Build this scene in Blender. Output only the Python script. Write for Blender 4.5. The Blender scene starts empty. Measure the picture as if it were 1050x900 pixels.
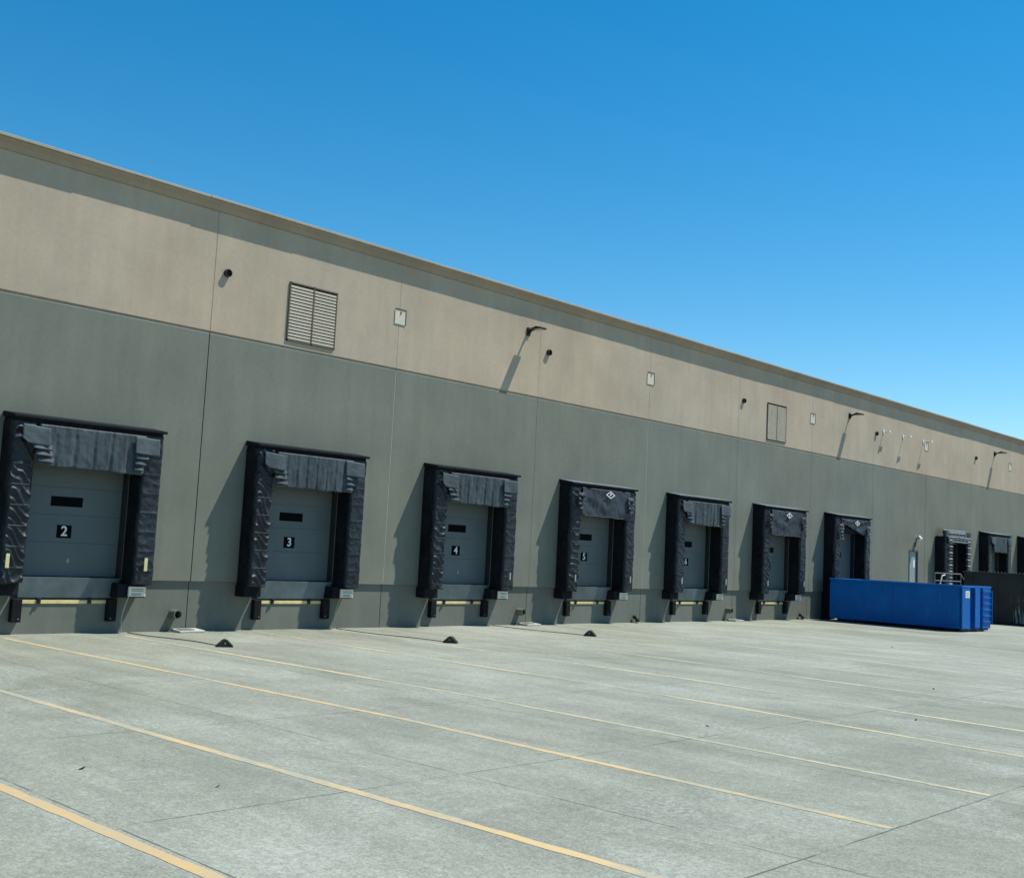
import bpy, bmesh, math, random
from mathutils import Vector, Matrix, noise
R = math.radians
S = bpy.context.scene
C = S.collection
random.seed(7)

# ------------------------------------------------------------------ camera
def look(yaw, pitch, roll):
    ca, sa = math.cos(yaw), math.sin(yaw)
    f = Vector((sa*math.cos(pitch), ca*math.cos(pitch), math.sin(pitch)))
    r0 = Vector((ca, -sa, 0)); u0 = r0.cross(f)
    r = math.cos(roll)*r0 + math.sin(roll)*u0
    u = -math.sin(roll)*r0 + math.cos(roll)*u0
    return Matrix(((r.x, u.x, -f.x), (r.y, u.y, -f.y), (r.z, u.z, -f.z))).to_4x4()
cd = bpy.data.cameras.new('camera'); cam = bpy.data.objects.new('camera', cd); C.objects.link(cam)
cam.matrix_world = Matrix.Translation((-14.725, -24.601, 2.339)) @ look(0.81134, 0.10016, 0.05042)
cd.sensor_width = 36; cd.lens = 36*1144.03/1050; cd.clip_start = 0.1; cd.clip_end = 2000
S.camera = cam

# ------------------------------------------------------------------ light
SUN = Vector((0.96, -0.60, 2.02)).normalized()        # towards the sun
elev = math.asin(SUN.z); azim = math.atan2(SUN.x, SUN.y)
w = bpy.data.worlds.new('World'); S.world = w; w.use_nodes = True
wn = w.node_tree; wn.nodes.clear()
sky = wn.nodes.new('ShaderNodeTexSky'); sky.sky_type = 'NISHITA'; sky.sun_disc = False
sky.sun_elevation = elev; sky.sun_rotation = azim
sky.air_density = 1.0; sky.dust_density = 0.0; sky.ozone_density = 1.6; sky.altitude = 100
hs = wn.nodes.new('ShaderNodeHueSaturation'); hs.inputs['Hue'].default_value = 0.489; hs.inputs['Saturation'].default_value = 1.46
bg = wn.nodes.new('ShaderNodeBackground'); bg.inputs['Strength'].default_value = 0.108
wo = wn.nodes.new('ShaderNodeOutputWorld')
wn.links.new(sky.outputs[0], hs.inputs['Color']); wn.links.new(hs.outputs[0], bg.inputs[0]); wn.links.new(bg.outputs[0], wo.inputs[0])
sd = bpy.data.lights.new('sun', 'SUN'); sd.energy = 4.8; sd.angle = R(0.53); sd.color = (1.0, 0.965, 0.88)
so = bpy.data.objects.new('sun', sd); C.objects.link(so)
so.rotation_euler = SUN.to_track_quat('Z', 'Y').to_euler(); so.location = (0, -20, 40)
S.view_settings.view_transform = 'Standard'; S.view_settings.look = 'None'
S.view_settings.exposure = 0.42; S.view_settings.gamma = 1
S.view_settings.use_curve_mapping = False

# ------------------------------------------------------------------ materials
def lin(c): return tuple(((v/255)/12.92 if v/255 <= .04045 else ((v/255+.055)/1.055)**2.4) for v in c) + (1,)
class N:
    def __init__(s, name, rough=.8, metal=0, spec=.3):
        s.m = bpy.data.materials.new(name); s.m.use_nodes = True; s.t = s.m.node_tree
        s.b = s.t.nodes['Principled BSDF']; s.b.inputs['Roughness'].default_value = rough
        s.b.inputs['Metallic'].default_value = metal; s.b.inputs['Specular IOR Level'].default_value = spec
        s.tc = s.t.nodes.new('ShaderNodeTexCoord'); s.geo = s.t.nodes.new('ShaderNodeNewGeometry')
    def n(s, t, **k):
        o = s.t.nodes.new(t)
        for a, v in k.items(): setattr(o, a, v)
        return o
    def l(s, a, b): s.t.links.new(a, b)
    def noise(s, scale, detail=4, rough=.55, stretch=(1,1,1), src=None, dist=0):
        mp = s.n('ShaderNodeMapping'); mp.inputs['Scale'].default_value = stretch
        s.l(src or s.geo.outputs['Position'], mp.inputs[0])
        n = s.n('ShaderNodeTexNoise'); n.inputs['Scale'].default_value = scale
        n.inputs['Detail'].default_value = detail; n.inputs['Roughness'].default_value = rough
        n.inputs['Distortion'].default_value = dist
        s.l(mp.outputs[0], n.inputs['Vector']); return n.outputs[0]
    def ramp(s, v, a, b, ca=(0,0,0,1), cb=(1,1,1,1)):
        r = s.n('ShaderNodeValToRGB'); r.color_ramp.elements[0].position = a; r.color_ramp.elements[1].position = b
        r.color_ramp.elements[0].color = ca; r.color_ramp.elements[1].color = cb
        s.l(v, r.inputs[0]); return r.outputs[0]
    def mix(s, f, a, b, mode='MIX'):
        m = s.n('ShaderNodeMix', data_type='RGBA', blend_type=mode)
        if isinstance(f, (int, float)): m.inputs[0].default_value = f
        else: s.l(f, m.inputs[0])
        for i, v in ((6, a), (7, b)):
            if isinstance(v, (tuple, list)): m.inputs[i].default_value = v
            else: s.l(v, m.inputs[i])
        return m.outputs[2]
    def math(s, op, a, b=None, c=None):
        m = s.n('ShaderNodeMath', operation=op)
        for i, v in enumerate((a, b, c)):
            if v is None: continue
            if isinstance(v, (int, float)): m.inputs[i].default_value = v
            else: s.l(v, m.inputs[i])
        return m.outputs[0]
    def col(s, v):
        if isinstance(v, (tuple, list)): s.b.inputs['Base Color'].default_value = v
        else: s.l(v, s.b.inputs['Base Color'])
    def bump(s, h, strength=.3, dist=.01):
        b = s.n('ShaderNodeBump'); b.inputs['Strength'].default_value = strength; b.inputs['Distance'].default_value = dist
        s.l(h, b.inputs['Height']); s.l(b.outputs[0], s.b.inputs['Normal'])
def g(v): return (v, v, v, 1)

def wall_mat(name, c, streak=.12):
    k = N(name, .88, spec=.2)
    a = k.noise(.55, 6, .6, (1, 1, .8)); b = k.noise(2.2, 3, .5, (1.6, 1, .12)); d = k.noise(9, 4, .6); e = k.noise(120, 2, .5)
    f = k.noise(.09, 2, .5)
    v = k.mix(k.ramp(a, .3, .72), g(.86), g(1.1))
    v = k.mix(1, v, k.mix(k.ramp(b, .35, .7), g(1-streak), g(1+streak*.5)), 'MULTIPLY')
    v = k.mix(1, v, k.mix(k.ramp(d, .35, .65), g(.97), g(1.03)), 'MULTIPLY')
    v = k.mix(1, v, k.mix(k.ramp(e, .3, .7), g(.94), g(1.06)), 'MULTIPLY')
    v = k.mix(1, v, k.mix(k.ramp(f, .35, .65), (1.02, .99, .96, 1), (.97, 1.01, 1.02, 1)), 'MULTIPLY')
    k.col(k.mix(1, c, v, 'MULTIPLY')); k.bump(k.math('ADD', k.math('MULTIPLY', d, 1.5), e), .25, .006)
    return k.m
M = {}
M['beige'] = wall_mat('beige painted concrete', (.418, .342, .256, 1), .04)
M['grey'] = wall_mat('grey green painted concrete', (.176, .184, .152, 1), .05)
M['grey_low'] = wall_mat('grey painted foundation', (.155, .161, .138, 1), .05)
M['cap'] = wall_mat('parapet cap paint', (.36, .32, .25, 1), .04)
M['cove'] = wall_mat('cornice paint', (.33, .272, .205, 1), .04)

def concrete():
    k = N('yard concrete', .85, spec=.25)
    pos = k.geo.outputs['Position']
    sp = k.n('ShaderNodeSeparateXYZ'); k.l(pos, sp.inputs[0]); X, Y = sp.outputs[0], sp.outputs[1]
    big = k.noise(.16, 5, .6, (1, .55, 1), dist=.6); mid = k.noise(.9, 6, .68, (1, .45, 1), dist=.4)
    fine = k.noise(7, 5, .7, (1, .6, 1)); grit = k.noise(42, 3, .6); sw = k.noise(1.6, 5, .65, (1, .12, 1), dist=1.0)
    v = k.mix(k.ramp(big, .36, .64), (.205, .219, .176, 1), (.285, .300, .254, 1))
    v = k.mix(1, v, k.mix(k.ramp(mid, .33, .68), g(.86), g(1.09)), 'MULTIPLY')
    v = k.mix(1, v, k.mix(k.ramp(sw, .34, .70), g(.90), g(1.08)), 'MULTIPLY')
    v = k.mix(1, v, k.mix(k.ramp(fine, .3, .7), g(.89), g(1.09)), 'MULTIPLY')
    sp2 = k.noise(17, 3, .7, (1, .7, 1)); v = k.mix(1, v, k.mix(k.ramp(sp2, .36, .64), g(.86), g(1.12)), 'MULTIPLY')
    v = k.mix(1, v, k.mix(k.ramp(grit, .35, .65), g(.76), g(1.22)), 'MULTIPLY')
    # warm dusty zone along the building and at the far end
    wz = k.ramp(k.math('ADD', Y, k.math('MULTIPLY', k.noise(.3, 3), 7)), -5.5, 3)      # clamps; Y -> 0..1 over a short span
    mr = k.n('ShaderNodeMapRange'); mr.inputs[1].default_value = -9; mr.inputs[2].default_value = -.5
    k.l(k.math('ADD', Y, k.math('MULTIPLY', k.noise(.3, 3), 3)), mr.inputs[0])
    v = k.mix(k.math('MULTIPLY', mr.outputs[0], .55), v, k.mix(1, v, (1.0, .965, .87, 1), 'MULTIPLY'))
    # white scoured patches (worn cement laitance), speckled
    wp = k.math('MULTIPLY', k.ramp(k.noise(.35, 5, .7, dist=.8), .5, .64), k.ramp(k.noise(16, 3, .7), .42, .6))
    v = k.mix(k.math('MULTIPLY', wp, .35), v, (.46, .49, .46, 1))
    # dark aggregate specks
    dk = k.math('MULTIPLY', k.ramp(k.noise(.5, 4, .6), .46, .62), k.ramp(k.noise(24, 3, .75), .56, .7))
    v = k.mix(k.math('MULTIPLY', dk, .35), v, (.10, .105, .095, 1))
    # faint tyre tracks running up to the doors
    tm = k.math('MULTIPLY', k.ramp(k.noise(.9, 4, .6, (1, .05, 1), dist=.25), .56, .66), k.ramp(k.noise(.22, 2), .42, .6))
    v = k.mix(k.math('MULTIPLY', tm, .32), v, (.13, .14, .12, 1))
    # old oil stains
    st = k.ramp(k.noise(.42, 3, .5, (1, .4, 1), dist=.5), .66, .76)
    v = k.mix(k.math('MULTIPLY', st, .4), v, (.11, .115, .10, 1))
    # sawn joints: a grid of slabs
    wob = k.math('MULTIPLY', k.math('SUBTRACT', k.noise(2.5, 2), .5), .02)
    def lines(P, off, per, hw):
        a = k.math('ADD', k.math('ADD', P, -off), wob)
        m = k.math('FRACT', k.math('ADD', k.math('DIVIDE', a, per), .5))
        dd = k.math('MULTIPLY', k.math('ABSOLUTE', k.math('SUBTRACT', m, .5)), per)
        return k.math('LESS_THAN', dd, hw)
    j = k.math('MAXIMUM', lines(X, -6.3, 3.84, .010), lines(Y, -20.05, 3.94, .011))
    jf = k.ramp(k.noise(.8, 3, .6), .40, .52)
    jm = k.math('MULTIPLY', j, k.math('ADD', k.math('MULTIPLY', jf, .65), .12))
    jn = lines(X, 1.6, 400, .016); jm = k.math('MAXIMUM', jm, k.math('MULTIPLY', jn, .6))
    v = k.mix(jm, v, (.055, .058, .05, 1))
    # hairline cracks
    vo = k.n('ShaderNodeTexVoronoi', feature='DISTANCE_TO_EDGE'); vo.inputs['Scale'].default_value = .13
    wv = k.n('ShaderNodeVectorMath', operation='ADD'); k.l(pos, wv.inputs[0])
    nz = k.n('ShaderNodeTexNoise'); nz.inputs['Scale'].default_value = 1.1; nz.inputs['Detail'].default_value = 5; k.l(pos, nz.inputs['Vector'])
    k.l(nz.outputs[1], wv.inputs[1]); k.l(wv.outputs[0], vo.inputs['Vector'])
    cr = k.math('MULTIPLY', k.math('LESS_THAN', vo.outputs[0], .0011), k.ramp(k.noise(.3, 2), .5, .56))
    v = k.mix(k.math('MULTIPLY', cr, .45), v, (.09, .09, .08, 1))
    k.col(v)
    h = k.math('SUBTRACT', k.math('ADD', k.math('MULTIPLY', fine, .6), k.math('MULTIPLY', grit, .6)), jm)
    k.bump(h, .35, .012)
    return k.m
M['concrete'] = concrete()

def plain(name, c, rough=.7, metal=0, var=.12, sc=6, bump=.1, spec=.3):
    k = N(name, rough, metal, spec)
    a = k.noise(sc, 5, .6); b = k.noise(sc*.17, 3, .5)
    v = k.mix(k.ramp(a, .3, .7), g(1-var), g(1+var)); v = k.mix(1, v, k.mix(k.ramp(b, .3, .7), g(1-var), g(1+var)), 'MULTIPLY')
    k.col(k.mix(1, c, v, 'MULTIPLY')); k.bump(a, bump, .004)
    return k.m
def stripe(name, c, wr=.85):
    k = N(name, .8, spec=.2)
    a = k.noise(9, 5, .75); b = k.noise(.35, 4, .6); d = k.noise(50, 3, .6)
    wear = k.ramp(k.math('ADD', k.math('MULTIPLY', a, .45), k.math('MULTIPLY', b, .9)), .56, .74)
    wear2 = k.ramp(d, .42, .62)
    f = k.math('MAXIMUM', k.math('MULTIPLY', wear, wr), k.math('MULTIPLY', wear2, .32))
    k.col(k.mix(f, c, (.27, .29, .25, 1))); k.bump(a, .1, .003)
    return k.m
M['stripe_y'] = stripe('worn yellow line paint', (.54, .39, .19, 1))
M['stripe_near'] = stripe('yellow line paint', (.54, .36, .14, 1), .5)
M['stripe_y2'] = stripe('faded yellow line paint', (.56, .46, .27, 1))
M['stripe_p'] = stripe('faded cream line paint', (.56, .50, .33, 1))
M['stripe_w'] = stripe('faded pale line paint', (.52, .50, .39, 1))
M['black'] = plain('black vinyl', (.009, .011, .014, 1), .75, var=.35, sc=8, bump=.3, spec=.12)
M['wrinkle'] = plain('black vinyl curtain', (.009, .014, .019, 1), .5, var=.45, sc=7, bump=.3, spec=.35)
M['header'] = plain('faded grey vinyl', (.042, .056, .065, 1), .7, var=.35, sc=3.5, bump=.3)
M['header_dark'] = plain('charcoal vinyl', (.024, .031, .040, 1), .55, var=.3, sc=4, bump=.3)
M['flap'] = plain('faded grey vinyl flap', (.050, .066, .076, 1), .7, var=.15, sc=4, bump=.2)
M['pleatedge'] = plain('frayed pale vinyl edge', (.26, .28, .28, 1), .7, var=.3, sc=10)
M['door'] = plain('blue grey door paint', (.095, .118, .124, 1), .55, var=.07, sc=1.6, bump=.03, spec=.4)
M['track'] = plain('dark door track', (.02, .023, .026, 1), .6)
M['glass'] = plain('dark door window', (.002, .0025, .003, 1), .6, spec=.05, bump=0)
M['signblack'] = plain('black sign', (.003, .003, .004, 1), .7, bump=0, spec=.05)
M['digit'] = plain('white digit paint', (.70, .70, .68, 1), .5, var=.02)
M['white'] = plain('white paint', (.72, .73, .72, 1), .5, var=.05)
M['lip'] = plain('worn steel plate', (.115, .145, .155, 1), .6, metal=.1, var=.2, sc=3, bump=.15)
M['yellow'] = plain('safety yellow paint', (.62, .50, .22, 1), .6, var=.15)
M['paleyellow'] = plain('faded yellow strip', (.55, .52, .26, 1), .6, var=.15)
M['palestrip'] = plain('pale strip', (.34, .34, .26, 1), .6, var=.15)
M['oldrubber'] = plain('dusty black rubber', (.045, .044, .038, 1), .85, var=.3, sc=12, bump=.4, spec=.12)
M['rubber'] = plain('black rubber', (.010, .011, .013, 1), .85, var=.3, sc=12, bump=.4, spec=.12)
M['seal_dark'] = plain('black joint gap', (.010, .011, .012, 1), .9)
M['seal_pale'] = plain('pale joint sealant', (.30, .31, .27, 1), .7)
M['seal_grey'] = plain('grey joint sealant', (.135, .142, .118, 1), .8)
M['seal_tan'] = plain('tan joint sealant', (.33, .265, .20, 1), .8)
M['louver'] = plain('cream louver paint', (.50, .44, .34, 1), .5, var=.05)
M['patch'] = plain('pale cover plate', (.56, .50, .40, 1), .6, var=.05)
M['bronze'] = plain('dark bronze metal', (.022, .019, .016, 1), .6)
M['louverframe'] = plain('brown louver frame', (.10, .078, .055, 1), .6)
M['whitemetal'] = plain('white plastic', (.75, .75, .73, 1), .4, var=.04)
M['splash'] = plain('pale splash concrete', (.36, .38, .34, 1), .9, var=.1)
M['placard'] = plain('cream placard', (.66, .65, .56, 1), .5, var=.05)
M['cord'] = plain('pale cord', (.42, .42, .36, 1), .7)
M['darkcord'] = plain('dark cord', (.05, .05, .045, 1), .8)
M['rail'] = plain('galvanised pipe', (.22, .23, .23, 1), .5, metal=.5)
M['mandoor'] = plain('pale grey steel door', (.24, .29, .29, 1), .5, var=.05)
M['frame'] = plain('dark door frame', (.06, .07, .07, 1), .6)
M['roof'] = plain('grey roof membrane', (.4, .4, .38, 1), .9)
def header_vinyl():
    k = N('grimy faded vinyl', .62, spec=.3)
    a = k.noise(3, 4, .6); b = k.noise(2.0, 3, .55, (2.2, 1, .35)); d = k.noise(22, 4, .7)
    v = k.mix(k.ramp(b, .34, .66), (.032, .043, .050, 1), (.056, .075, .086, 1))
    v = k.mix(1, v, k.mix(k.ramp(a, .3, .7), g(.7), g(1.2)), 'MULTIPLY'); v = k.mix(1, v, k.mix(k.ramp(d, .3, .7), g(.85), g(1.15)), 'MULTIPLY')
    k.col(v); k.bump(b, .5, .02); return k.m
M['header'] = header_vinyl()
def blue():
    k = N('blue container paint', .55, spec=.18)
    a = k.noise(1.2, 5, .6); b = k.noise(14, 4, .7, (1, 1, .25)); z = k.noise(3, 4, .6, (2, 2, .2))
    v = k.mix(k.ramp(a, .3, .7), (.001, .095, .34, 1), (.002, .13, .46, 1))
    v = k.mix(k.math('MULTIPLY', k.ramp(b, .58, .72), .5), v, (.012, .035, .09, 1)); v = k.mix(k.math('MULTIPLY', k.ramp(k.noise(6, 5, .75), .66, .72), .6), v, (.12, .06, .03, 1))
    v = k.mix(k.math('MULTIPLY', k.ramp(z, .62, .72), .25), v, (.10, .2, .33, 1))
    k.col(v); k.bump(k.noise(1.3, 3, .5), .6, .06); return k.m
M['blue'] = blue()
M['bluedark'] = plain('dirty dark blue skid', (.008, .02, .05, 1), .7)
def blackbox():
    k = N('black container steel', .6, spec=.35)
    a = k.noise(1, 5, .6)
    sp = k.n('ShaderNodeSeparateXYZ'); k.l(k.geo.outputs['Position'], sp.inputs[0])
    m1 = k.n('ShaderNodeMapRange'); m1.inputs[1].default_value = 1.5; m1.inputs[2].default_value = .5; k.l(sp.outputs[2], m1.inputs[0])
    m2 = k.n('ShaderNodeMapRange'); m2.inputs[1].default_value = -4.4; m2.inputs[2].default_value = -4.9; k.l(sp.outputs[1], m2.inputs[0])
    m3 = k.n('ShaderNodeMapRange'); m3.inputs[1].default_value = -6.0; m3.inputs[2].default_value = -5.3; k.l(sp.outputs[1], m3.inputs[0])
    sc = k.ramp(k.noise(9, 4, .7, (1, 1, .1)), .56, .66)
    f = k.math('MULTIPLY', sc, k.math('MULTIPLY', m1.outputs[0], k.math('MULTIPLY', m2.outputs[0], m3.outputs[0])))
    v = k.mix(k.ramp(a, .3, .7), (.018, .021, .021, 1), (.034, .038, .037, 1))
    v = k.mix(k.math('MULTIPLY', k.ramp(k.noise(5, 4, .7, (1, 1, .3)), .64, .72), .2), v, (.1, .1, .09, 1))
    k.col(k.mix(f, v, (.45, .47, .46, 1))); return k.m
M['blackbox'] = blackbox()

# ------------------------------------------------------------------ mesh helpers
class MB:
    def __init__(s): s.v = []; s.f = []
    def quad(s, pts):
        i = len(s.v); s.v += [tuple(p) for p in pts]; s.f.append(tuple(range(i, i+len(pts))))
    def box(s, x0, x1, y0, y1, z0, z1):
        i = len(s.v)
        s.v += [(x0,y0,z0),(x1,y0,z0),(x1,y1,z0),(x0,y1,z0),(x0,y0,z1),(x1,y0,z1),(x1,y1,z1),(x0,y1,z1)]
        for q in ((0,3,2,1),(4,5,6,7),(0,1,5,4),(1,2,6,5),(2,3,7,6),(3,0,4,7)): s.f.append(tuple(i+a for a in q))
        return s
    def prism(s, prof, x0, x1):          # closed (y,z) profile extruded along x
        i = len(s.v); n = len(prof)
        s.v += [(x0, y, z) for y, z in prof] + [(x1, y, z) for y, z in prof]
        for a in range(n):
            b = (a+1) % n; s.f.append((i+a, i+b, i+n+b, i+n+a))
        s.f.append(tuple(i+a for a in reversed(range(n)))); s.f.append(tuple(i+n+a for a in range(n)))
        return s
    def tube(s, pts, r, n=8):
        pts = [Vector(p) for p in pts]; i0 = len(s.v); m = len(pts)
        for j, p in enumerate(pts):
            d = (pts[min(j+1, m-1)] - pts[max(j-1, 0)]).normalized()
            a = d.cross(Vector((0, 0, 1)));
            if a.length < .05: a = d.cross(Vector((1, 0, 0)))
            a.normalize(); b = d.cross(a)
            for k in range(n):
                t = 2*math.pi*k/n; s.v.append(tuple(p + a*math.cos(t)*r + b*math.sin(t)*r))
        for j in range(m-1):
            for k in range(n):
                s.f.append((i0+j*n+k, i0+j*n+(k+1) % n, i0+(j+1)*n+(k+1) % n, i0+(j+1)*n+k))
        s.f.append(tuple(i0+k for k in range(n))); s.f.append(tuple(i0+(m-1)*n+k for k in reversed(range(n))))
        return s
    def sheet(s, nu, nv, fn, th=.012):    # thick curved sheet: fn(u,v) -> point, thickness towards +y
        i = len(s.v); W = nu+1
        for side in (0, 1):
            for b in range(nv+1):
                for a in range(W):
                    p = fn(a/nu, b/nv); s.v.append((p[0], p[1]+side*th, p[2]))
        L = W*(nv+1)
        for b in range(nv):
            for a in range(nu):
                q = i+b*W+a
                s.f.append((q, q+1, q+W+1, q+W)); s.f.append((q+L, q+L+W, q+L+W+1, q+L+1))
        for a in range(nu):
            q = i+a; s.f.append((q, q+L, q+L+1, q+1)); q = i+nv*W+a; s.f.append((q, q+1, q+L+1, q+L))
        for b in range(nv):
            q = i+b*W; s.f.append((q, q+W, q+L+W, q+L)); q = i+b*W+nu; s.f.append((q, q+L, q+L+W, q+W))
        return s
    def build(s, name, mat, parent=None, bevel=0, smooth=False, loc=None):
        me = bpy.data.meshes.new(name); me.from_pydata(s.v, [], s.f); me.update()
        bm = bmesh.new(); bm.from_mesh(me); bmesh.ops.recalc_face_normals(bm, faces=bm.faces[:]); bm.to_mesh(me); bm.free()
        me.materials.append(M[mat] if isinstance(mat, str) else mat)
        if smooth:
            for p in me.polygons: p.use_smooth = True
        o = bpy.data.objects.new(name, me); C.objects.link(o)
        if parent: o.parent = parent
        if loc: o.location = loc
        if bevel:
            b = o.modifiers.new('bevel', 'BEVEL'); b.width = bevel; b.segments = 2; b.limit_method = 'ANGLE'
        return o
def tag(o, label, cat, group=None):
    o['label'] = label; o['category'] = cat
    if group: o['group'] = group
    return o
def thing(name, label, cat, loc=(0,0,0), rz=0, group=None):
    o = bpy.data.objects.new(name, None); o.empty_display_size = .3; C.objects.link(o)
    o.location = loc; o.rotation_euler = (0, 0, rz); return tag(o, label, cat, group)
def text_mesh(name, body, size, mat, parent, loc):      # faces -y, centred
    cu = bpy.data.curves.new('t', 'FONT'); cu.body = body; cu.size = size; cu.extrude = .002
    cu.align_x = 'CENTER'; cu.align_y = 'CENTER'; cu.offset = .006*size/.3
    to = bpy.data.objects.new('t', cu); C.objects.link(to)
    dg = bpy.context.evaluated_depsgraph_get(); me = bpy.data.meshes.new_from_object(to.evaluated_get(dg))
    bpy.data.objects.remove(to); me.transform(Matrix.Rotation(R(90), 4, 'X'))
    me.materials.clear(); me.materials.append(M[mat])
    o = bpy.data.objects.new(name, me); C.objects.link(o); o.parent = parent; o.location = loc; return o

# ------------------------------------------------------------------ ground
P = 6.156
mb = MB(); mb.quad([(-500, -500, 0), (500, -500, 0), (500, 500, 0), (-500, 500, 0)])
gr = mb.build('ground', 'concrete'); gr['kind'] = 'structure'
lines = [((-10.45, -.7), (-10.15, -26), 'stripe_near', .125), ((-7.95, -.7), (-7.62, -26), 'stripe_y', .125),
         ((-4.70, -.7), (-4.38, -13), (-4.62, -20.02), 'stripe_y', .11), ((-1.98, -.7), (-1.80, -12), (-2.2, -20.02), 'stripe_y2', .10),
         ((1.67, -.6), (1.58, -12), (.80, -20.02), 'stripe_y2', .10), ((4.30, -.6), (4.10, -12), (3.25, -20.02), 'stripe_p', .10),
         ((7.91, -.55), (7.31, -9.52), (6.45, -20.02), 'stripe_w', .10), ((10.66, -.6), (10.12, -8), (8.9, -20.02), 'stripe_w', .09),
         ((13.85, -.6), (13.4, -6), (11.8, -20.02), 'stripe_w', .10), ((16.9, -.6), (16.3, -8), (14.7, -20.02), 'stripe_w', .10),
         ((20.1, -.6), (19.5, -8), (17.6, -20.02), 'stripe_w', .09), ((23.1, -.6), (22.5, -8), (20.6, -20.02), 'stripe_w', .10),
         ((26.3, -.6), (25.7, -8), (23.7, -20.02), 'stripe_w', .09), ((29.3, -.6), (28.7, -8), (26.8, -20.02), 'stripe_w', .10)]
for ln in lines:
    pts = [q for q in ln if isinstance(q, tuple)]; mat, wd = ln[-2], ln[-1]
    mb = MB(); rnd = random.Random(hash(pts[0][0]) % 1000)
    P3 = []
    for a, b in zip(pts[:-1], pts[1:]):
        n = 90
        for i in range(n + (b == pts[-1])):
            t = i/n; P3.append((a[0]+(b[0]-a[0])*t, a[1]+(b[1]-a[1])*t))
    L = [(x-wd/2+rnd.uniform(-.010, .010), y, .003) for x, y in P3]; Rr = [(x+wd/2+rnd.uniform(-.010, .010), y, .003) for x, y in P3]
    for i in range(len(P3)-1): mb.quad([L[i], Rr[i], Rr[i+1], L[i+1]])
    o = mb.build('painted_line', mat); o['kind'] = 'structure'

# ------------------------------------------------------------------ the warehouse
bld = thing('warehouse', 'long tilt-up warehouse with beige upper wall over a grey dock wall', 'building', (0, 0, 0))
K0, K1 = -7, 22
ZL, ZB, ZT = 1.22, 7.41, 10.515
DW = 1.26; DZ = 3.95
docks = {-2: 1, -1: 2, 0: 3, 1: 4, 2: 5, 3: 6, 4: 7, 5: 8, 7: 9, 8: 10, 9: 11}
louv = {0: (2.27, 3.87), 4: (26.86, 28.44)}
MANX = 41.72
up, mid_, low = MB(), MB(), MB()
TH = .30; G = .013
for k in range(K0, K1):
    xa, xb = k*P+G, (k+1)*P-G
    # upper (beige) panel, with the louver opening cut out
    if k in louv:
        a, b = louv[k]
        up.box(xa, a, 0, TH, ZB+.045, ZT); up.box(b, xb, 0, TH, ZB+.045, ZT)
        up.box(a, b, 0, TH, 9.20, ZT); up.box(a, b, 0, TH, ZB+.045, 7.60)
    else: up.box(xa, xb, 0, TH, ZB+.045, ZT)
    # middle panel, chamfered along its top edge
    c = (k+.5)*P
    def midbox(x0, x1, z0, z1, top=False):
        if top: mid_.prism([(0, z0), (0, z1-.03), (.03, z1), (TH, z1), (TH, z0)], x0, x1)
        else: mid_.box(x0, x1, 0, TH, z0, z1)
    if k in docks:
        midbox(xa, c-DW, ZL, DZ); midbox(c+DW, xb, ZL, DZ); midbox(xa, xb, DZ, ZB, True)
    elif k == 6:
        midbox(xa, MANX-.55, ZL, 3.45); midbox(MANX+.55, xb, ZL, 3.45); midbox(xa, xb, 3.45, ZB, True)
    else: midbox(xa, xb, ZL, ZB, True)
    low.box(xa-.002, xb+.002, .065, TH, 0, ZL-.002)
XA, XB = K0*P, K1*P
up.build('upper_wall', 'beige', bld); mid_.build('dock_wall', 'grey', bld); low.build('foundation_wall', 'grey_low', bld)
mb = MB(); mb.box(XA, XB, .035, TH-.01, ZB+.001, ZB+.044); mb.build('reveal_strip', 'seal_tan', bld)
sealant = {0: 'seal_dark', 1: 'seal_pale', 2: 'seal_grey', 3: 'seal_pale', 7: 'seal_dark'}
for k in range(K0+1, K1):
    m = sealant.get(k, 'seal_grey'); d = .003 if m != 'seal_dark' else .05
    mb = MB(); mb.box(k*P-G-.001, k*P+G+.001, d, TH-.02, ZL+.01, ZB-.032); mb.build('joint_sealant', m, bld)
    mb = MB(); mb.box(k*P-G-.001, k*P+G+.001, .006 if k == 0 else .003, TH-.02, ZB+.046, ZT-.002); mb.build('joint_sealant', 'seal_tan', bld)
    mb = MB(); mb.box(k*P-.010, k*P+.010, .09, TH-.02, 0.01, ZL-.02); mb.build('joint_sealant', 'seal_dark', bld)
    # rim of the lower panels: a shallow groove
# cornice and cap
mb = MB(); mb.prism([(.0, 10.52), (-.03, 10.535), (-.05, 10.57), (-.10, 10.64), (-.17, 10.69), (-.20, 10.72), (-.20, 10.745), (.38, 10.745), (.38, 10.52)], XA, XB)
mb.build('cornice', 'cove', bld)
mb = MB(); x = XA; rc = random.Random(5)
while x < XB:
    x2 = min(x+3.05, XB); dz = rc.uniform(-.006, .006); dy = rc.uniform(-.006, .006)
    mb.prism([(-.235+dy, 10.750), (-.235+dy, 10.805+dz), (-.22+dy, 10.815+dz), (.42, 10.84+dz), (.42, 10.750)], x+.002, x2-.002); x = x2
mb.build('parapet_cap', 'cap', bld)
mb = MB(); mb.box(XA, XB, .41, 60, 0.02, 10.1); mb.build('roof', 'roof', bld)
mb = MB(); mb.box(XA, XB, TH+.03, .40, 0.02, 10.42); mb.build('wall_core', 'track', bld)
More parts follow.
